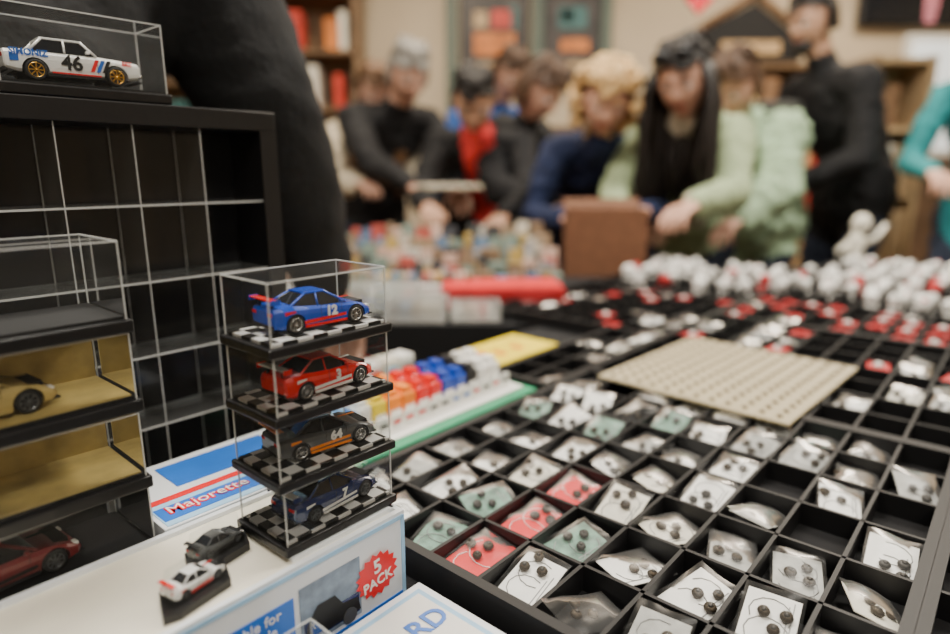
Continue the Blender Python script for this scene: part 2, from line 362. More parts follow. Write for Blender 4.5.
# ------------------------------------------------------------ cars
def loft(stations,mat):
    vs=[];fs=[]
    for x,zl,zt,w in stations:
        h=zt-zl
        half=[(0,zl),(w*.88,zl),(w*.98,zl+.12*h),(w,zl+.3*h),(w,zl+.62*h),(w*.97,zl+.82*h),(w*.86,zt-.02*h),(w*.55,zt+.01*h)]
        ring=half+[(0,zt+.02*h)]+[(-a,b) for a,b in half[:0:-1]]
        vs+= [(x,a,b) for a,b in ring]
    n=len(ring); N=len(stations)
    for i in range(N-1):
        for k in range(n):
            k2=(k+1)%n; fs.append((i*n+k,(i+1)*n+k,(i+1)*n+k2,i*n+k2))
    fs.append(list(range(n))); fs.append([(N-1)*n+k for k in range(n)][::-1])
    return vs,fs
def toy_car(name,L,body,loc,rz,style='sport',rim=SILVER,accent=WHITE,num='',numcol=WHITE,deco=None,wing=True):
    if style=='sport':
        st=[(-.5,.09,.2,.165),(-.485,.06,.225,.19),(-.42,.045,.235,.207),(-.31,.04,.238,.215),(-.18,.04,.222,.207),(0,.038,.21,.203),(.15,.038,.205,.205),(.3,.04,.195,.215),(.4,.042,.165,.21),(.465,.05,.13,.19),(.5,.065,.1,.15)]
        gb=(-.38,.22,.205); gr=(-.16,.03,.318); gw=(.178,.12)
    else:
        st=[(-.5,.11,.2,.18),(-.49,.08,.225,.19),(-.4,.06,.232,.198),(-.2,.055,.232,.2),(0,.055,.232,.2),(.2,.055,.228,.2),(.4,.06,.215,.198),(.485,.075,.205,.19),(.5,.1,.19,.18)]
        gb=(-.32,.16,.226); gr=(-.22,.06,.33); gw=(.18,.145)
    wx=(-.3,.31) if style=='sport' else (-.29,.30)
    b=MB(); vs,fs=loft([(x*L,a*L,t*L,w*L) for x,a,t,w in st],body); b.raw(vs,fs,body,sm=True); bo=b.obj('tmp')
    c=MB()
    for x in wx: c.cyl((x*L,0,.078*L),.094*L,L,BLACKM,ax='Y',seg=28)
    co=c.obj('tmpc'); md=bo.modifiers.new('b','BOOLEAN'); md.object=co; md.solver='EXACT'
    dg=bpy.context.evaluated_depsgraph_get(); dg.update(); me=D.meshes.new_from_object(bo.evaluated_get(dg))
    m=MB(); m.raw([v.co.copy() for v in me.vertices],[list(p.vertices) for p in me.polygons],body,sm=False)
    D.objects.remove(bo); D.objects.remove(co); D.meshes.remove(me)
    def S(*a): return tuple(k*L for k in a)
    m.box(S(0,0,.12),S(.86,.27,.13),BLACKM)
    x0,x1,zb=gb; r0,r1,zr=gr; w0,w1=gw
    bot=[(x0,-w0,zb),(x1,-w0,zb),(x1,w0,zb),(x0,w0,zb)]; top=[(r0,-w1,zr),(r1,-w1,zr),(r1,w1,zr),(r0,w1,zr)]
    V=[S(*p) for p in bot+top]; m.raw(V,[(0,1,5,4),(1,2,6,5),(2,3,7,6),(3,0,4,7),(4,5,6,7)],WIN)
    V=[Vector(v) for v in V]
    for i in range(4): m.tube([V[i],V[i+4]],.011*L,body,seg=6); 
    for sgn in(0,1):
        a=V[0]*.48+V[1]*.52 if sgn==0 else V[3]*.48+V[2]*.52; c2=V[4]*.45+V[5]*.55 if sgn==0 else V[7]*.45+V[6]*.55
        m.tube([a,c2],.009*L,body,seg=6)
    m.box(S((r0+r1)/2,0,zr+.002),S((r1-r0)+.03,2*w1+.015,.018),body,bev=.006*L)
    for x in wx:
        for sg in(-1,1):
            M=TR(x*L,sg*.18*L,.078*L)@RX(-sg*math.pi/2)
            m.lathe([(r*L,z*L) for r,z in[(.045,-.03),(.07,-.03),(.08,-.022),(.08,.024),(.072,.03),(.058,.03),(.055,.022)]],TYRE,M,seg=26)
            m.lathe([(r*L,z*L) for r,z in[(.058,.018),(.058,.030),(.052,.031),(.05,.02)]],rim,M,seg=24)
            m.cyl((0,0,.018*L),.05*L,.004*L,BLACKM,M,seg=20)
            ns=8
            for k in range(ns):
                m.box((.028*L,0,.026*L),(.046*L,.010*L,.008*L),rim,M@RZ(k*2*math.pi/ns))
            m.sph((0,0,.028*L),(.012*L,.012*L,.007*L),rim,M,sub=1)
    fz=.12 if style=='sport' else .155
    for sg in(-1,1):
        if style=='sport': m.box(S(.458,sg*.14,.128),S(.05,.06,.022),HEADL,bev=.004*L)
        else: m.cyl(S(.5,sg*.13,.155),.025*L,.012*L,HEADL,ax='X',seg=16)
        m.box(S(-.497,sg*.13,.18),S(.012,.07,.03),TAIL,bev=.003*L)
        m.box(S(x1-.07,sg*(w0+.03),zb+.02),S(.03,.04,.025),body,bev=.006*L)
        m.box(S(0,sg*.205,.05),S(.42,.012,.022),accent if style=='sport' else BLACKM)
        m.box(S(-.05,sg*.2045 if style=='sport' else sg*.2005,.15),S(.0035,.002,.12),BLACKM)
        m.box(S(.16,sg*.2045 if style=='sport' else sg*.2005,.15),S(.0035,.002,.12),BLACKM)
    m.box(S(.5,0,.09 if style=='sport' else .155),S(.012,.2,.035),BLACKM)
    m.box(S(.49,0,.05),S(.05,.34,.012),BLACKM,bev=.003*L); m.box(S(-.49,0,.075),S(.03,.34,.03),BLACKM,bev=.004*L)
    if style!='sport':
        m.box(S(.505,0,.1),S(.02,.38,.025),SILVER,bev=.005*L)
    if wing:
        m.box(S(-.47,0,.3),S(.075,.38,.01),accent if deco!='plain' else body,bev=.003*L)
        for sg in(-1,1): m.box(S(-.46,sg*.11,.265),S(.03,.01,.075),BLACKM); m.box(S(-.47,sg*.19,.29),S(.085,.008,.045),body)
    sy=(.2 if style!='sport' else .2045)*L
    if deco=='tri':
        for sg in(-1,1):
            for k,(x,mt) in enumerate([(.12,PRED),(.165,PBLUE),(.21,INK)]):
                z0,z1=.1*L,.2*L; y=sg*(sy+.0003); xx=x*L-.02*L
                vs=[(xx,y,z0),(xx+.03*L,y,z0),(xx+.075*L,y,z1),(xx+.045*L,y,z1)]
                m.raw(vs,[(0,1,2,3)] if sg<0 else [(3,2,1,0)],mt)
            m.box((.0,sg*(sy+.0002),.070*L),(.36*L,.0004,.012*L),PRED)
            m.box((-.43*L,sg*(sy*.985),.16*L),(.06*L,.001,.05*L),PBLUE)
        m.box(S(.33,0,.226),S(.25,.07,.004),PRED); m.box(S(.33,.07,.225),S(.25,.04,.004),PBLUE)
        m.box(S(-.08,0,.343),S(.25,.06,.003),PRED)
    if deco=='side':
        for sg in(-1,1):
            y=sg*(sy+.0004)
            m.raw([(-.22*L,y,.07*L),(.2*L,y,.09*L),(.2*L,y,.115*L),(-.22*L,y,.1*L)],[(0,1,2,3)],accent)
            m.raw([(-.4*L,y*1.03,.17*L),(-.3*L,y*1.03,.185*L),(-.3*L,y*1.03,.2*L),(-.4*L,y*1.03,.2*L)],[(0,1,2,3)],accent)
        m.box(S(.3,.06,.2),S(.2,.03,.004),accent,RY(.0)); m.box(S(-.06,.05,.326),S(.2,.03,.003),accent)
    if num:
        sz=(.155 if style!='sport' else .115)*L
        m.text(num,sz,numcol,TR((.05 if style=='sport' else -.03)*L,-(sy+.0006),.150*L)@STAND,bold=.0004)
        if style!='sport': m.text('SIMONIZ',.066*L,PBLUE,TR(-.33*L,-(sy+.0005),.205*L)@STAND,bold=.0002); m.text('BRE',.045*L,PRED,TR(.39*L,-(sy+.0002),.19*L)@STAND,bold=.0001)
    return m.obj(name,loc,rz)
# ------------------------------------------------------------ car cases
def case(name,s,q,z,ls,lq,h,base=.006,extra=0,floor=CHECK,mat=CLEAR,back=None,rzoff=0):
    m=MB(); m.box((0,0,base/2),(ls+.004,lq+.004,base),BLACK,bev=.0012)
    m.box((0,0,base+.001),(ls-.004,lq-.004,.002),floor if floor else BLACKM)
    z0,z1=base,h; a,b=ls/2-.001,lq/2-.001
    c=[(-a,-b),(a,-b),(a,b),(-a,b)]
    for i in range(4):
        p,r=c[i],c[(i+1)%4]; m.raw([(p[0],p[1],z0),(r[0],r[1],z0),(r[0],r[1],z1),(p[0],p[1],z1)],[(0,1,2,3)],mat)
    m.raw([(x,y,z1) for x,y in c],[(0,1,2,3)],mat)
    t=.0009
    for i in range(4):
        p,r=c[i],c[(i+1)%4]
        m.box((p[0],p[1],(z0+z1)/2),(t,t,z1-z0),EDGE)
        m.box(((p[0]+r[0])/2,(p[1]+r[1])/2,z1),(abs(p[0]-r[0])+t,abs(p[1]-r[1])+t,t),EDGE)
    if back:
        m.box((0,b-.003,(z0+z1)/2),(2*a-.004,.001,z1-z0-.004),back); m.box((0,0,base+.0025),(2*a-.004,2*b-.004,.001),back); m.box((-a+.004,0,(z0+z1)/2),(.001,2*b-.006,z1-z0-.004),back)
    return m.eobj(name,(s,q),z,rzoff)
BOXZ=CZ-.23
SS,SQ=.2265,.3375; PIT=.0412
cars=[dict(body=NAVY,accent=WHITE,num='7',rim=GREY,deco='side'),dict(body=GREY,accent=ORANGE,num='64',rim=SILVER,deco='side'),
      dict(body=RED,accent=WHITE,num='3',rim=SILVER,deco='side'),dict(body=BLUE,accent=RED,num='12',rim=SILVER,deco='side')]
for i,cd in enumerate(cars):
    z=BOXZ+.0005+i*(PIT+.0005)
    ro=[.02,-.01,.012,0][i]
    case('model_car_case' if i==0 else 'model_car_case.%03d'%i,SS,SQ,z,.087,.053,PIT+(.002 if i==3 else 0),rzoff=ro)
    p=e2w(SS+.004,SQ-.003+[.0,.003,0,.002][i],z+.0082); toy_car('toy_car' if i==0 else 'toy_car.%03d'%i,.071,loc=p,rz=PHI+ro+[.05,-.10,.04,-.06][i],**cd)
OLIVE=pm('yellow_card_backing',(.46,.35,.12),.5,var=.35,scale=40)
LS,LQ=.072,.432
for i in range(5):
    z=TZ+.0015+i*.0508
    back=OLIVE if i in(2,3) else None
    case('large_car_case' if i==0 else 'large_car_case.%03d'%i,LS,LQ,z,.142,.064,.0498+(.005 if i==4 else 0),base=.008,floor=None,back=back,rzoff=[0,.02,-.015,.01,.0][i])
    if i in(0,1,3):
        toy_car('toy_car.%03d'%(10+i),.085,[NAVY,DRED,0,OLIVE][i] ,e2w(LS-.01,LQ-.004,z+.0112),PHI+.1,style='sport',rim=GREY,accent=[WHITE,BLACKM,0,OLIVE][i],deco='side')
def rack():
    m=MB(); x0,x1=-.02,.345; y0,y1=0,.060; H=.352; t=.017
    fr=pm('rack_frame',(.008,.008,.009),.4,bump=.05)
    m.box(((x0+x1)/2,(y0+y1)/2,t/2),(x1-x0,y1-y0,t),fr,bev=.001); m.box(((x0+x1)/2,(y0+y1)/2,H-t/2),(x1-x0,y1-y0,t),fr,bev=.001)
    for x in(x0+t/2,x1-t/2): m.box((x,(y0+y1)/2,H/2),(t,y1-y0,H-2*t),fr)
    m.box(((x0+x1)/2,y1-.002,H/2),(x1-x0-.01,.003,H-.01),pm('rack_back',(.018,.018,.020),.10))
    nsh=5
    for i in range(1,nsh):
        z=t+i*(H-2*t)/nsh
        m.box(((x0+x1)/2,(y0+y1)/2,z),(x1-x0-2*t,y1-y0-.010,.0016),SHELFC); m.box(((x0+x1)/2,y0+.004,z),(x1-x0-2*t,.001,.0016),EDGE); m.box(((x0+x1)/2,y1-.006,z),(x1-x0-2*t,.001,.0012),EDGE)
    nc=6
    for j in range(1,nc):
        x=x0+t+j*(x1-x0-2*t)/nc
        m.raw([(x,y0+.004,t),(x,y0+.004,H-t),(x,y1-.006,H-t),(x,y1-.006,t)],[(0,1,2,3)],SHELFC); m.box((x,y0+.004,H/2),(.0008,.001,H-2*t),EDGE); m.box((x,y1-.006,H/2),(.0007,.001,H-2*t),EDGE)
    m.eobj('display_rack',(0,.548),TZ)
    return TZ+H
RT=rack()
case('model_car_case.004',.192,.5775,RT+.0005,.116,.050,.061,base=.008,floor=None)
toy_car('toy_car.004',.090,WHITEP,e2w(.186,.574,RT+.0115),PHI-.06,style='sedan',rim=GOLD,num='46',numcol=INK,deco='tri',wing=False)
# ------------------------------------------------------------ five pack carton
def carton():
    wb=pm('carton_white',(.78,.82,.86),.35,var=.03)
    m=MB(); L=.40; W=.096; H=BOXZ-TZ
    x1=.2685; x0=x1-L; y0=.299; y1=y0+W
    m.box(((x0+x1)/2,(y0+y1)/2,(H-.004)/2),(L,W,H-.004),wb)
    m.box(((x0+x1)/2,y0+.002,H-.002),(L,.004,.004),wb); m.box(((x0+x1)/2,y1-.002,H-.002),(L,.004,.004),wb)
    m.box((x1-.002,(y0+y1)/2,H-.002),(.004,W-.008,.004),wb); m.box((x0+.004,(y0+y1)/2,H-.002),(.008,W-.008,.004),wb)
    m.box(((x0+x1)/2,(y0+y1)/2,H-.0035),(L-.012,W-.008,.001),CREAM)
    m.box((.226,.3385,H-.002),(.082,.062,.004),wb)
    f=y0-.0004
    m.box(((x0+x1)/2,f,H-.004),(L-.004,.0006,.003),LBLUE); m.box((x1-.002,f,H/2),(.003,.0006,H-.006),LBLUE)
    m.box((.148,f,.034),(.060,.0006,.034),PBLUE); m.text('Suitable for\nall vehicle\nmilitary',.0092,WHITE,TR(.148,f-.0006,.036)@STAND)
    m.box((.205,f,.033),(.046,.0006,.042),pm('print_steel',(.20,.26,.34),.35,var=.5,scale=60)); m.box((.205,f-.0004,.022),(.042,.0006,.014),NAVY)
    m.raw([(.184,f-.0008,.016),(.227,f-.0008,.016),(.225,f-.0008,.026),(.213,f-.0008,.028),(.207,f-.0008,.037),(.194,f-.0008,.037),(.186,f-.0008,.027)],[(0,1,2,3,4,5,6)],INK)
    for xx in(.193,.218): m.cyl((xx,f-.0010,.016),.0055,.0006,GREY,ax='Y',seg=16)
    m.box((.03,f,.03),(.16,.0006,.036),PBLUE); m.text('MODEL CARS',.018,WHITE,TR(.03,f-.0006,.03)@STAND)
    m.box((.17,f,.006),(.19,.0006,.005),PBLUE)
    n=32; sx,sz=.2415,.034; vs=[(sx,f-.0012,sz)]
    for i in range(n):
        a=2*math.pi*i/n; r=.0175 if i%2 else .0145; vs.append((sx+r*1.05*math.cos(a),f-.0012,sz+r*.95*math.sin(a)))
    m.raw(vs,[(0,1+i,1+(i+1)%n) for i in range(n)],PRED); m.text('5',.014,WHITE,TR(sx,f-.0018,sz+.006)@STAND@RZ(.12),bold=.0003); m.text('PACK',.010,WHITE,TR(sx,f-.0018,sz-.005)@STAND@RZ(.12),bold=.0002)
    m.box((x1+.0004,(y0+y1)/2,H/2),(.0006,W-.02,H*.5),PBLUE)
    PL=((.133,.325),(.159,.350))
    for sx_,sq_ in PL:
        M=TR(sx_,sq_,H-.0028)@RZ(.2)
        P=[(-.026,-.009),(-.018,-.013),(.014,-.013),(.025,.006),(.016,.012),(-.014,.012)]; k=len(P)
        m.raw([(a,b,0) for a,b in P]+[(a,b,.005) for a,b in P],[list(range(k))[::-1],[k+i for i in range(k)]]+[(i,(i+1)%k,k+(i+1)%k,k+i) for i in range(k)],BLACK,M)
        m.raw([(a*.9,b*.88,.005) for a,b in P]+[(a*.8,b*.75,.018) for a,b in P],[[k+i for i in range(k)]]+[(i,(i+1)%k,k+(i+1)%k,k+i) for i in range(k)],CLEAR,M)
    m.obj('toy_car_carton',(0,0,TZ),PHI)
    for k,(a,b_) in enumerate(PL):
        toy_car('toy_car.%03d'%(20+k),.034,(WHITEP,GREY)[k],e2w(a,b_,BOXZ+.0024),PHI+.22,rim=GREY,accent=RED if k==0 else BLACKM,deco='side')
    m=MB(); a0,a1,b0,b1=.148,.283,.398,.500
    m.box(((a0+a1)/2,(b0+b1)/2,H/2),(a1-a0,b1-b0,H),wb,bev=.0006)
    z=H+.0003
    m.box(((a0+a1)/2,.420,z),(a1-a0-.006,.040,.0006),LBLUE); m.box((.188,.416,z+.0003),(.072,.020,.0006),PBLUE); m.box((.188,.436,z+.0003),(.072,.007,.0006),PRED)
    m.text('Majorette',.0150,PRED,TR(.188,.418,z+.0008),bold=.0008); m.text('Majorette',.0150,WHITE,TR(.188,.418,z+.0012),bold=-.0001)
    m.box((.225,.47,z),(.09,.04,.0006),PBLUE)
    m.obj('toy_car_carton.001',(0,0,TZ),PHI)
carton()
def small_boxes():
    m=MB(); m.box((0,0,.009),(.18,.10,.018),pm('leaflet_white',(.80,.84,.90),.35,var=.03),bev=.001)
    m.box((-.0,0,.0183),(.168,.088,.0006),LBLUE); m.box((.0,.0,.0187),(.160,.080,.0006),WHITE)
    m.text('PLAY HARD',.022,PBLUE,TR(.02,.014,.0195),bold=.0004); m.text('collector series',.010,PBLUE,TR(.02,-.010,.0195)); m.box((.02,-.028,.0192),(.09,.008,.0006),PBLUE)
    m.eobj('flat_toy_carton',(.180,.237),TZ)
    case('model_car_case.005',.126,.250,TZ+.019,.10,.055,.031,base=.004,floor=None)
small_boxes()
# ------------------------------------------------------------ far table goods
def goods():
    cols=[pm('pack_%d'%i,c,.5,var=.25,scale=40) for i,c in enumerate([(.62,.56,.46),(.7,.68,.6),(.35,.25,.16),(.15,.25,.4),(.55,.1,.08),(.6,.42,.12),(.06,.06,.06),(.25,.33,.28),(.7,.48,.38),(.4,.4,.42),(.05,.05,.06),(.3,.2,.12)])]
    m=MB()
    for r in range(5):
        y=1.56+r*.085; x=-1.2
        while x<.2:
            w=U(.018,.05); h=U(.035,.06)+r*.022
            if R()<.93:
                M=TR(x+w/2,y,TZ)@RX(U(-.18,.02)); m.box((0,0,h/2+.004),(w*.9,U(.008,.04),h),random.choice(cols),M,bev=.001,seg=1)
                m.box((0,-.022,h*.6),(w*.6,.001,h*.3),random.choice(cols),M)
            x+=w
    m.obj('trading_card_pack')
    m=MB(); m.box((0,0,.022),(.62,.09,.044),WHITE,bev=.003); m.box((0,0,.045),(.6,.07,.004),BLACKM)
    for i in range(40): m.box((-.29+i*.0148,0,.052),(.009,.06,.02),random.choice(cols),RY(0))
    m.obj('card_storage_box',(-.30,1.475,TZ))
    m=MB(); m.box((0,0,.024),(.27,.12,.048),REDF,bev=.004); m.box((0,0,.049),(.26,.11,.003),REDC); m.box((0,0,.036),(.276,.126,.006),REDF,bev=.002); m.obj('red_gift_box',(.06,1.42,TZ+.0),.05)
    cb=pm('brown_cardboard',(.20,.085,.04),.7,var=.15)
    m=MB(); w,d,h=.225,.07,.19
    m.box((0,-d/2,h/2),(w,.004,h),cb); m.box((0,d/2,h/2),(w,.004,h),cb); m.box((-w/2,0,h/2),(.004,d,h),cb); m.box((w/2,0,h/2),(.004,d,h),cb); m.box((0,0,.003),(w,d,.004),cb)
    m.box((0,d/2+.018,h+.018),(w,.003,.055),cb,TR(0,d/2,h)@RX(-.6)@TR(0,-d/2,-h)); m.obj('cardboard_box',(.375,1.84,TZ))
    for i,(x,y,w,h) in enumerate(((-.12,1.27,.12,.05),(.0,1.28,.10,.035),(-.28,1.27,.12,.07),(-.20,1.365,.16,.06))):
        m=MB(); m.box((0,0,.003),(w,.07,.006),WHITE); 
        for sx in(-1,1): m.box((sx*w/2,0,h/2),(.002,.07,h),EDGE); m.box((0,sx*.034,h/2),(w,.002,h),EDGE)
        for k in range(5): m.box((-w*.35+k*w*.17,0,h*.35),(w*.12,.05,h*.6),random.choice(cols+[WHITE,YEL]))
        m.obj('clear_storage_box' if i==0 else 'clear_storage_box.%03d'%i,(x,y,TZ),U(-.05,.05))
    m=MB(); m.lathe([(.03,0),(.035,.02),(.02,.06),(.028,.09),(.012,.12)],CREAM,seg=16); m.sph((0.01,0,.14),(.03,.026,.032),CREAM); m.tube([(.02,0,.08),(.06,0,.10),(.085,0,.14)],[.012,.01,.008],CREAM); m.tube([(-.02,0,.08),(-.05,0,.06),(-.05,0,.03)],[.012,.01,.008],CREAM)
    m.obj('pale_figurine',(1.16,1.93,TZ))
goods()
# ------------------------------------------------------------ people
SKIN=pm('skin',(.62,.35,.25),.5,var=.06,scale=12); SKIN2=pm('skin_tan',(.50,.28,.18),.5,var=.06); LIPS=pm('lips',(.45,.13,.11),.4); EYEW=pm('eye_white',(.8,.78,.75),.2); IRIS=pm('iris',(.06,.035,.02),.15)
def ring_loft(m,pts,radii,seg=20,side=Vector((1,0,0)),caps=True):
    pts=[Vector(p) for p in pts]; n=len(pts); vs=[];fs=[]
    P=list(pts);Rr=list(radii)
    if caps:
        t0=(pts[1]-pts[0]).normalized(); t1=(pts[-1]-pts[-2]).normalized(); a=[];b=[]
        for f in(.95,.7): a.append((pts[0]-t0*min(radii[0])*f,tuple(x*math.sqrt(1-f*f) for x in radii[0])))
        for f in(.7,.95): b.append((pts[-1]+t1*min(radii[-1])*f,tuple(x*math.sqrt(1-f*f) for x in radii[-1])))
        P=[x[0] for x in a]+P+[x[0] for x in b]; Rr=[x[1] for x in a]+Rr+[x[1] for x in b]
    n=len(P)
    for i,p in enumerate(P):
        t=(P[min(i+1,n-1)]-P[max(i-1,0)]).normalized()
        sd=side-t*side.dot(t)
        if sd.length<.1: sd=Vector((0,1,0))-t*t.y
        sd.normalize(); nn=t.cross(sd)
        for k in range(seg):
            an=2*math.pi*k/seg; vs.append(p+sd*math.cos(an)*Rr[i][0]+nn*math.sin(an)*Rr[i][1])
    for i in range(n-1):
        for k in range(seg): k2=(k+1)%seg; fs.append((i*seg+k,i*seg+k2,(i+1)*seg+k2,(i+1)*seg+k))
    fs.append(list(range(seg))[::-1]); fs.append([(n-1)*seg+k for k in range(seg)]); m.raw(vs,fs,SKIN)
def remesh(m,vox,sm=3):
    o=m.obj('tmp'); r=o.modifiers.new('r','REMESH'); r.mode='VOXEL'; r.voxel_size=vox; s=o.modifiers.new('s','SMOOTH'); s.iterations=sm; s.factor=.5
    dg=bpy.context.evaluated_depsgraph_get(); dg.update(); me=D.meshes.new_from_object(o.evaluated_get(dg)); D.objects.remove(o); me.materials.clear(); return me
def make_hand():
    m=MB(); ring_loft(m,[(-.02,0,0),(.0,0,0),(.03,0,-.002),(.065,0,-.003),(.09,0,-.004)],[(.026,.019),(.027,.018),(.034,.016),(.040,.014),(.038,.012)],seg=16,side=Vector((0,1,0)))
    for y,l,c in((-.030,.066,.55),(-.0105,.080,.42),(.0105,.085,.38),(.0305,.075,.34)):
        p=Vector((.085,y*.95,-.004)); a=.15; pts=[p.copy()]; dy=y*.12
        for k,f in enumerate((.45,.32,.23)):
            a+=c*(.8 if k==0 else 1); p=p+Vector((math.cos(a)*l*f,dy*.3,-math.sin(a)*l*f)); pts.append(p.copy())
        ring_loft(m,pts,[(.0092,.0092),(.0085,.0085),(.0078,.0078),(.0066,.0066)],seg=10,side=Vector((0,1,0)))
    ring_loft(m,[(.018,.02,-.006),(.045,.043,-.018),(.068,.054,-.028),(.088,.056,-.036)],[(.014,.014),(.0115,.0115),(.0098,.0098),(.0075,.0075)],seg=10,side=Vector((0,0,1)))
    me=remesh(m,.0034,2); me.name='hand_mesh'; me.polygons.foreach_set('use_smooth',[True]*len(me.polygons)); return me
HAND=make_hand(); HANDS={}
def hand_mesh(sk):
    if sk not in HANDS: h=HAND.copy(); h.materials.append(sk); HANDS[sk]=h
    return HANDS[sk]
def head_mesh(sk,hc,fem):
    b=bmesh.new(); bmesh.ops.create_uvsphere(b,u_segments=56,v_segments=40,radius=1)
    g=lambda x,z,cx,cz,sx,sz: math.exp(-((x-cx)/sx)**2-((z-cz)/sz)**2)
    for v in b.verts:
        x,y,z=v.co.x*.074,v.co.y*.094,v.co.z*.115
        if z<0:
            k=-z/.115; x*=1-(.34 if fem else .26)*k**1.6; 
            if y>0: y*=1-.45*k
        if y<0:
            y*=.93; ay=0
            ay+=.006*g(x,z,0,-.095,.024,.016)+.012*g(x,z,0,0,.009,.02)+.021*g(x,z,0,-.022,.0135,.012)+.005*g(x,z,0,-.054,.024,.010)-.003*g(x,z,0,-.0565,.02,.0025)
            for s in(-1,1): ay+=-.011*g(x,z,s*.030,.008,.015,.011)+.005*g(x,z,s*.028,.027,.02,.007)+.004*g(x,z,s*.042,-.025,.018,.016)+.006*g(x,z,s*.009,-.028,.006,.006)
            y-=ay
        v.co=(x,y,z)
    m=MB(); m.bm(b,sk,sm=True)
    for i,f in enumerate(m.f):
        c=sum((Vector(m.v[k]) for k in f),Vector())/len(f)
        if c.y<-.05 and abs(c.z+.055)<.0085 and abs(c.x)<.023-.8*abs(c.z+.055): m.mi[i]=m.mt(LIPS)
    for s in(-1,1):
        m.sph((s*.030,-.072,.007),(.0135,.0115,.0115),EYEW,sub=3); m.sph((s*.030,-.0802,.006),(.0055,.0038,.0055),IRIS,sub=2)
        m.tube([(s*.016,-.0855,.0135),(s*.03,-.0865,.0185),(s*.044,-.077,.0125)],[.003,.0035,.002],sk,seg=6)
        m.tube([(s*.012,-.0885,.028),(s*.028,-.089,.0335),(s*.047,-.077,.028)],[.0028,.0034,.0018],hc,seg=6)
        m.sph((s*.0745,.008,-.003),(.009,.019,.031),sk,sub=2); m.sph((s*.081,.004,.002),(.005,.010,.018),sk,sub=2)
    return m
def hair_shell(m,hc,puff,low,sd):
    b=bmesh.new(); bmesh.ops.create_uvsphere(b,u_segments=64,v_segments=44,radius=1); dl=[]
    for v in b.verts:
        n=v.co.copy(); f=1+.08*noise.noise(Vector((n.x*7+sd,n.y*7,n.z*2)))+.05*noise.noise(Vector((n.x*22+sd,n.y*22,n.z*4)))
        v.co=Vector((n.x*(.079+puff)*f,n.y*(.098+puff)*f+.004,n.z*(.120+puff)*f+.003))
    for f in b.faces:
        c=f.calc_center_median()
        if (c.y<-.015+.15*max(0,c.z) and c.z<.066+.012*math.sin(c.x*60+sd)) or c.z<low or (c.y<.03 and c.z<-.03 and abs(c.x)<.05): dl.append(f)
    bmesh.ops.delete(b,geom=dl,context='FACES'); m.bm(b,hc,sm=True)
    for k in range(40):
        a=U(-2.6,-.5) if k<12 else U(0,6.28) if k<22 else U(0,3.14); z=U(.078,.10) if k<22 else U(.02,.1)
        rx,ry=(.08+puff),(.1+puff); fr=.66 if k<12 else .80 if k<22 else .97
        c0=Vector((math.cos(a)*rx*.2,math.sin(a)*ry*.2+.01,.115+puff)); c1=Vector((math.cos(a)*rx*fr,math.sin(a)*ry*fr,z)); 
        m.tube([c0,(c0+c1)/2+Vector((math.cos(a)*.012,math.sin(a)*.012,.014)),c1],[.006,.011,.004],hc,seg=6)
def ik(S,T,l1,l2,hint):
    d=T-S; L=d.length
    if L>(l1+l2)*.985: d=d*((l1+l2)*.985/L); L=d.length; T=S+d
    L=max(L,abs(l1-l2)+.02); u=d.normalized(); a=(l1*l1-l2*l2+L*L)/(2*L); h=math.sqrt(max(0,l1*l1-a*a)); p=hint-u*hint.dot(u); p.normalize()
    return S+u*a+p*h,T
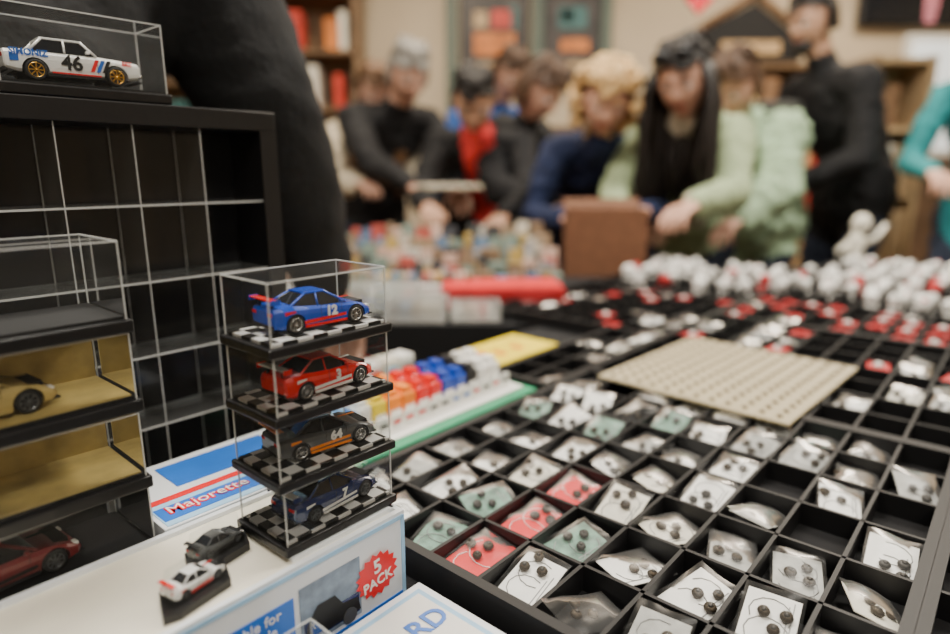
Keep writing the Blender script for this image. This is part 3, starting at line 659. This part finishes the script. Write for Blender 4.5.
def person(name,head,yaw,H,top,pants,hc,hair='short',hp=30,hyaw=0,hands=None,puff=.0,coat=0,sk=SKIN,fem=True,inner=None,collar=None,hood=None,glasses=False,roll=0,fold=1.3,arm=1,hold=None,strap=None,beard=False):
    k=H/1.72; yaw=math.radians(yaw); HX,HY,HZ=head
    def dv(a): a=math.radians(a); return Vector((0,-math.sin(a),math.cos(a)))
    def spine(phi):
        P=Vector((0,.05*math.sin(math.radians(phi)),.95)); W=P+dv(phi*.5)*.14; C=W+dv(phi)*.2; N=C+dv(phi*1.1)*.165; Hc=N+dv(phi*.9)*.10+dv(phi*.5+hp*.35)*.10
        return [p*k for p in(P,W,C,N,Hc)]
    phi=min(range(0,78),key=lambda a:abs(spine(a)[4].z-HZ)); P,W,C,N,Hc=spine(phi)
    Rz=Matrix.Rotation(yaw,3,'Z'); base=Vector((HX,HY,0))-Rz@Vector((0,Hc.y,0))
    e=D.objects.new(name,None); e.empty_display_size=.1; SC.collection.objects.link(e); e.location=base; e.rotation_euler=(0,0,yaw)
    sp=(N-C).normalized(); segs=[]; m=MB()
    def add(pts,rad,lab,**kw):
        pts=[Vector(p) for p in pts]; ring_loft(m,pts,rad,**kw)
        for i in range(len(pts)-1): segs.append((pts[i],pts[i+1],max(rad[i]),max(rad[i+1]),lab))
    sw=.155 if fem else .185; pf=puff
    T=[P-Vector((0,0,.10))*k,P,W,C,N-sp*.045*k,N+sp*.0*k]
    TR_=[(.165+pf,.125+pf),(.168+pf,.125+pf),(.142+pf,.108+pf),((.158 if fem else .178)+pf,.122+pf),(.125+pf*.6,.088+pf*.5),(.07+pf*.3,.065+pf*.3)]
    TR_=[tuple(x*k for x in r) for r in TR_]
    if coat: 
        T=[Vector((0,P.y*.9,P.z-coat))]+T[1:]; TR_[0]=((.21+pf)*k,(.15+pf)*k); TR_[1]=((.20+pf)*k,(.14+pf)*k); TR_[2]=((.185+pf)*k,(.13+pf)*k)
    add(T,TR_,'top')
    neck=(Hc-N); add([N-sp*.02,N+neck*.55,Hc+(Vector((0,.015,0)))],[(.056*k,.058*k),(.050*k,.053*k),(.048*k,.05*k)],'skin')
    SH=[]
    for s in(-1,1):
        S=N-sp*.065*k+Vector((s*sw*k,0,0)); SH.append(S)
        add([N-sp*.05*k+Vector((s*.05*k,0,0)),S],[(.066*k+pf*.6,.058*k+pf*.6),(.060*k+pf*.6,.058*k+pf*.6)],'top',side=Vector((0,1,0)))
    if hands is None: hands=[(-.14,-.12,HZ-.42),(.14,-.12,HZ-.42)]
    WR=[]
    for i,s in enumerate((-1,1)):
        hx,hy,hz=hands[i]; Tt=Vector((hx,Hc.y+hy,hz)); hint=Vector((s*.6,.5,-.7))
        E,Wr=ik(SH[i],Tt,.285*k,.25*k,hint); WR.append(Wr)
        add([SH[i],SH[i].lerp(E,.5),E],[((.054*arm)*k+pf*.8,)*2,(.049*arm*k+pf*.8,)*2,(.043*arm*k+pf*.8,)*2],'top')
        add([E,E.lerp(Wr,.35),Wr],[(.043*arm*k+pf*.8,)*2,(.041*arm*k+pf*.7,)*2,(.030*k+pf*.5,)*2],'top')
        ho=D.objects.new('hand_%s'%('right' if s<0 else 'left'),hand_mesh(sk)); SC.collection.objects.link(ho); ho.parent=e
        x=(Wr-E).normalized(); x=(x+Vector((0,-.15,-.0))).normalized(); z=Vector((0,0,1)) if abs(x.z)<.9 else Vector((s,0,0)); y=z.cross(x).normalized(); z=x.cross(y)
        M=Matrix((x,y,z)).transposed().to_4x4()
        flip=1 if (M.to_3x3()@Vector((0,1,0))).x*(-s)>0 else -1
        ho.matrix_local=Matrix.Translation(Wr+x*.012)@M@Matrix.Diagonal((k,k*flip,k,1))
    if hold:
        hb=MB(); c0=(WR[0]+WR[1])/2+Vector((0,-.12,.005)); hb.box(c0,(.24,.16,.012),hold,bev=.003); hb.box(c0+Vector((0,0,.008)),(.22,.14,.003),CREAM); hb.obj('booklet',parent=e)
    for s in(-1,1):
        hp_=P+Vector((s*.088*k,0,-.05*k)); kn=Vector((s*.10*k,-.03*k,.50*k)); an=Vector((s*.11*k,.03*k,.09*k))
        add([hp_,hp_.lerp(kn,.5),kn,kn.lerp(an,.35),an],[(.092*k,.092*k),(.08*k,.08*k),(.062*k,.062*k),(.060*k,.060*k),(.05*k,.05*k)],'pants')
        add([an+Vector((0,.02,-.045))*k,an+Vector((0,-.06,-.05))*k,an+Vector((s*.01,-.155,-.058))*k],[(.042*k,.038*k),(.045*k,.036*k),(.04*k,.026*k)],'shoe')
    if collar: add([N-sp*.02*k,N+sp*.045*k],[(.085*k,.085*k),(.072*k,.075*k)],'collar')
    if hood:
        hb=N+Vector((0,.07,.0))*k; add([hb+Vector((-.09,-.01,.0))*k,hb+Vector((0,.035,-.03))*k,hb+Vector((.09,-.01,.0))*k],[(.04*k,.05*k),(.055*k,.07*k),(.04*k,.05*k)],'collar')
    me=remesh(m,.0135,3)
    n=len(me.vertices); co=np.zeros(n*3); me.vertices.foreach_get('co',co); co=co.reshape(-1,3); no=np.zeros(n*3); me.vertices.foreach_get('normal',no); no=no.reshape(-1,3)
    amp=np.array([noise.noise(Vector((c[0]*9,c[1]*9,c[2]*6+HX*7)))*.012+(abs(noise.noise(Vector((c[0]*16,c[1]*16,c[2]*22+HX*3))))-.2)*.018 for c in co])*fold
    labs=['top','skin','pants','shoe','collar','inner']; mats=[top,sk,pants,BLACKM,collar or hood or top,inner or top]
    def lab(pts):
        best=np.full(len(pts),9e9); L=np.zeros(len(pts),int)
        for a,b,ra,rb,l in segs:
            a=np.array(a);b=np.array(b);ab=b-a; t=np.clip(((pts-a)@ab)/(ab@ab),0,1); d=np.linalg.norm(pts-(a+t[:,None]*ab),axis=1)-(ra+(rb-ra)*t)
            if l in('skin',): d=d+.004
            u=d<best; best[u]=d[u]; L[u]=labs.index(l)
        return L
    lv=lab(co); amp*=(lv!=1); amp*=(.7+pf*10)
    co=co+no*amp[:,None]; me.vertices.foreach_set('co',co.ravel()); me.update()
    for mt in mats: me.materials.append(mt)
    cen=np.array([p.center for p in me.polygons]); L=lab(cen)
    if inner:
        nrm=np.array([p.normal for p in me.polygons]); u=(L==0)&(np.abs(cen[:,0])<.07*k)&(nrm[:,1]<-.25)&(cen[:,2]>P.z-.1); L[u]=5
    me.polygons.foreach_set('material_index',L.tolist()); me.polygons.foreach_set('use_smooth',[True]*len(L))
    bo=D.objects.new('body',me); SC.collection.objects.link(bo); bo.parent=e
    if strap:
        sb=MB()
        for s in(-1,1):
            fw=Vector((0,-(.13+pf)*k,0)); a=N-sp*.05*k+Vector((s*.09*k,.07*k,.07*k)); b2=N-sp*.06*k+Vector((s*.10*k,-.06*k,.06*k+pf)); c2=C+fw+Vector((s*.10*k,-.02,.0)); d2=W+fw*.8+Vector((s*.14*k,.02,0))
            sb.tube([a,b2,c2,d2],[.018,.02,.02,.016],strap,seg=8,flat=.5)
        bk=C+Vector((0,(.20+pf)*k,.02)); sb.box(bk,(.28*k,.15*k,.38*k),strap,bev=.04,seg=3); sb.box(bk+Vector((0,.08*k,-.06*k)),(.2*k,.05*k,.18*k),strap,bev=.02); sb.obj('backpack',parent=e)
    hm=head_mesh(sk,hc,fem); sd=HX*13
    if beard: hm.sph((0,-.060,-.082),(.048,.034,.034),hc,sub=3)
    if hair=='short': hair_shell(hm,hc,.010,-.04,sd)
    elif hair=='bob': hair_shell(hm,hc,.016,-.09,sd)
    elif hair=='long': hair_shell(hm,hc,.012,-.08,sd)
    elif hair=='curly':
        hair_shell(hm,hc,.020,-.09,sd)
        for q in range(330):
            v=Vector((U(-1,1),U(-1,1),U(-.8,1))).normalized()
            if v.y<-.1 and v.z<.62 and abs(v.x)<.8: continue
            r=U(.012,.024); f=U(.95,1.15); hm.sph((v.x*.108*f,v.y*.112*f+.008,v.z*.126*f+.004),(r,r,r*.9),hc,sub=1)
    if glasses:
        for s in(-1,1): hm.sph((s*.034,-.078,.104),(.029,.012,.020),WIN,sub=2); hm.tube([(s*.06,-.065,.098),(s*.092,.0,.08),(s*.090,.03,.06)],.003,BLACK,seg=6)
        hm.tube([(-.012,-.086,.106),(.012,-.086,.106)],.003,BLACK,seg=6)
    ho=hm.obj('head',parent=e); HM=Matrix.Translation(Hc)@RZ(math.radians(hyaw))@RX(math.radians(hp))@RY(math.radians(roll))@Matrix.Scale(k**.5,4); ho.matrix_local=HM
    if hair=='long':
        hh=MB()
        for q in range(90):
            sgn=-1 if q%2 else 1; a=U(-.25,1.5); r0=Vector((sgn*math.cos(a)*.084,math.sin(a)*.098,U(.02,.07)))
            p=HM@r0; out=(HM.to_3x3()@Vector((sgn*math.cos(a),math.sin(a),0))).normalized(); Lh=U(.28,.46)
            w1,w2=U(-.02,.02),U(-.02,.02)
            pts=[p-out*.012,p+out*.014+Vector((0,0,-.05)),p+out*.024+Vector((w1,0,-.14)),p+out*.022+Vector((w1*.2+w2,U(-.02,.02),-.14-Lh*.45)),p+out*.01+Vector((w2+U(-.03,.03),U(-.03,.03),-.14-Lh*.8))]
            hh.tube(pts,[.010,.013,.014,.011,.003],hc,seg=6)
        hh.obj('long_hair',parent=e)
    return e
def cloth(n,c,r=.85): return pm(n,c,r,var=.25,scale=25,bump=.25,bscale=120)
NV=cloth('navy_wool',(.010,.020,.07)); BK=cloth('black_nylon',(.0035,.0035,.005),.8); MINT=cloth('mint_fabric',(.40,.55,.36)); CRM=cloth('cream_fleece',(.62,.54,.40)); COR=cloth('coral_shirt',(.80,.05,.05))
DN=cloth('dark_denim',(.03,.04,.07)); BL=cloth('blue_jacket',(.03,.10,.35)); TEAL=cloth('teal_shirt',(.02,.26,.28)); SG=cloth('sage_jacket',(.36,.44,.26)); COATM=cloth('vendor_coat',(.0035,.004,.005),.9); OLV=cloth('grey_backpack',(.05,.05,.045))
HB=pm('hair_brown',(.08,.04,.02),.5,var=.4,scale=60); HD=pm('hair_dark',(.012,.008,.006),.5,var=.3,scale=60); HBL=pm('hair_blonde',(.70,.46,.20),.5,var=.4,scale=60); HG=pm('hair_grey',(.30,.28,.25),.5,var=.3,scale=60); HLB=pm('hair_light_brown',(.16,.08,.035),.5,var=.4,scale=60)
person('blonde_woman',(.435,2.21,1.275),-4,1.62,NV,DN,HBL,'curly',hp=26,hyaw=-2,roll=6,hands=[(-.13,-.10,.90),(.12,-.14,.93)],puff=.008,collar=NV)
person('dark_haired_woman',(.66,2.12,1.335),-24,1.70,SG,DN,HD,'long',hp=25,hyaw=-8,roll=-6,hands=[(-.14,-.2,.93),(.08,-.22,.96)],puff=.015,glasses=True,inner=CRM,collar=CRM)
person('woman_in_mint_jacket',(.97,2.50,1.36),-38,1.66,MINT,DN,HB,'bob',hp=38,hyaw=-10,hands=[(-.15,-.22,.90),(.12,-.2,.90)],puff=.045,fold=1.8,strap=OLV)
person('man_in_black_jacket',(1.40,2.84,1.655),-75,1.80,BK,DN,HD,'short',hp=14,hyaw=5,hands=[(-.10,-.12,1.05),(.12,-.1,1.0)],puff=.015,fem=False,sk=SKIN2,beard=True)
person('long_haired_woman',(-.46,3.05,1.40),20,1.65,CRM,DN,HLB,'long',hp=28,roll=5,hands=[(-.13,-.2,1.0),(.13,-.2,1.0)],puff=.03,inner=WHITE)
person('grey_haired_man',(-.285,2.86,1.45),28,1.78,BK,DN,HG,'short',hp=34,hands=[(-.1,-.25,1.0),(.12,-.22,.98)],puff=.02,fem=False,hold=CRM)
person('man_in_red_shirt',(-.005,2.56,1.31),-8,1.66,BK,DN,HD,'short',hp=38,hyaw=10,hands=[(-.14,-.2,.93),(.14,-.2,.90)],puff=.012,fem=False,inner=COR,sk=SKIN2,collar=COR)
person('man_in_blue_jacket',(.17,3.25,1.50),30,1.74,BL,DN,HB,'short',hp=35,puff=.02,fem=False)
person('visitor_in_dark_jacket',(.27,2.72,1.37),35,1.66,BK,DN,HB,'bob',hp=38,hyaw=10,hands=[(-.12,-.2,.93),(.12,-.2,.93)],puff=.03,hood=BK)
person('visitor_in_teal_shirt',(1.88,2.36,1.58),-40,1.72,TEAL,DN,HB,'short',hp=20,hands=[(-.16,-.2,1.05),(.15,-.2,1.0)],fem=False)
person('vendor_in_black_coat',(-.595,1.0,1.68),180,1.82,COATM,BK,HD,'short',hp=10,hands=[(-.38,.02,.84),(.27,.0,.83)],puff=.035,coat=.35,fem=False,arm=1.15,fold=.6)
# ------------------------------------------------------------ camera
c=D.cameras.new('camera'); c.lens=24; c.sensor_width=36; c.clip_start=.02; c.dof.use_dof=True; c.dof.focus_distance=.44; c.dof.aperture_fstop=2.3
co=D.objects.new('camera',c); SC.collection.objects.link(co); co.location=(0,0,CZ); co.rotation_euler=(math.radians(90-13.07),0,0); SC.camera=co
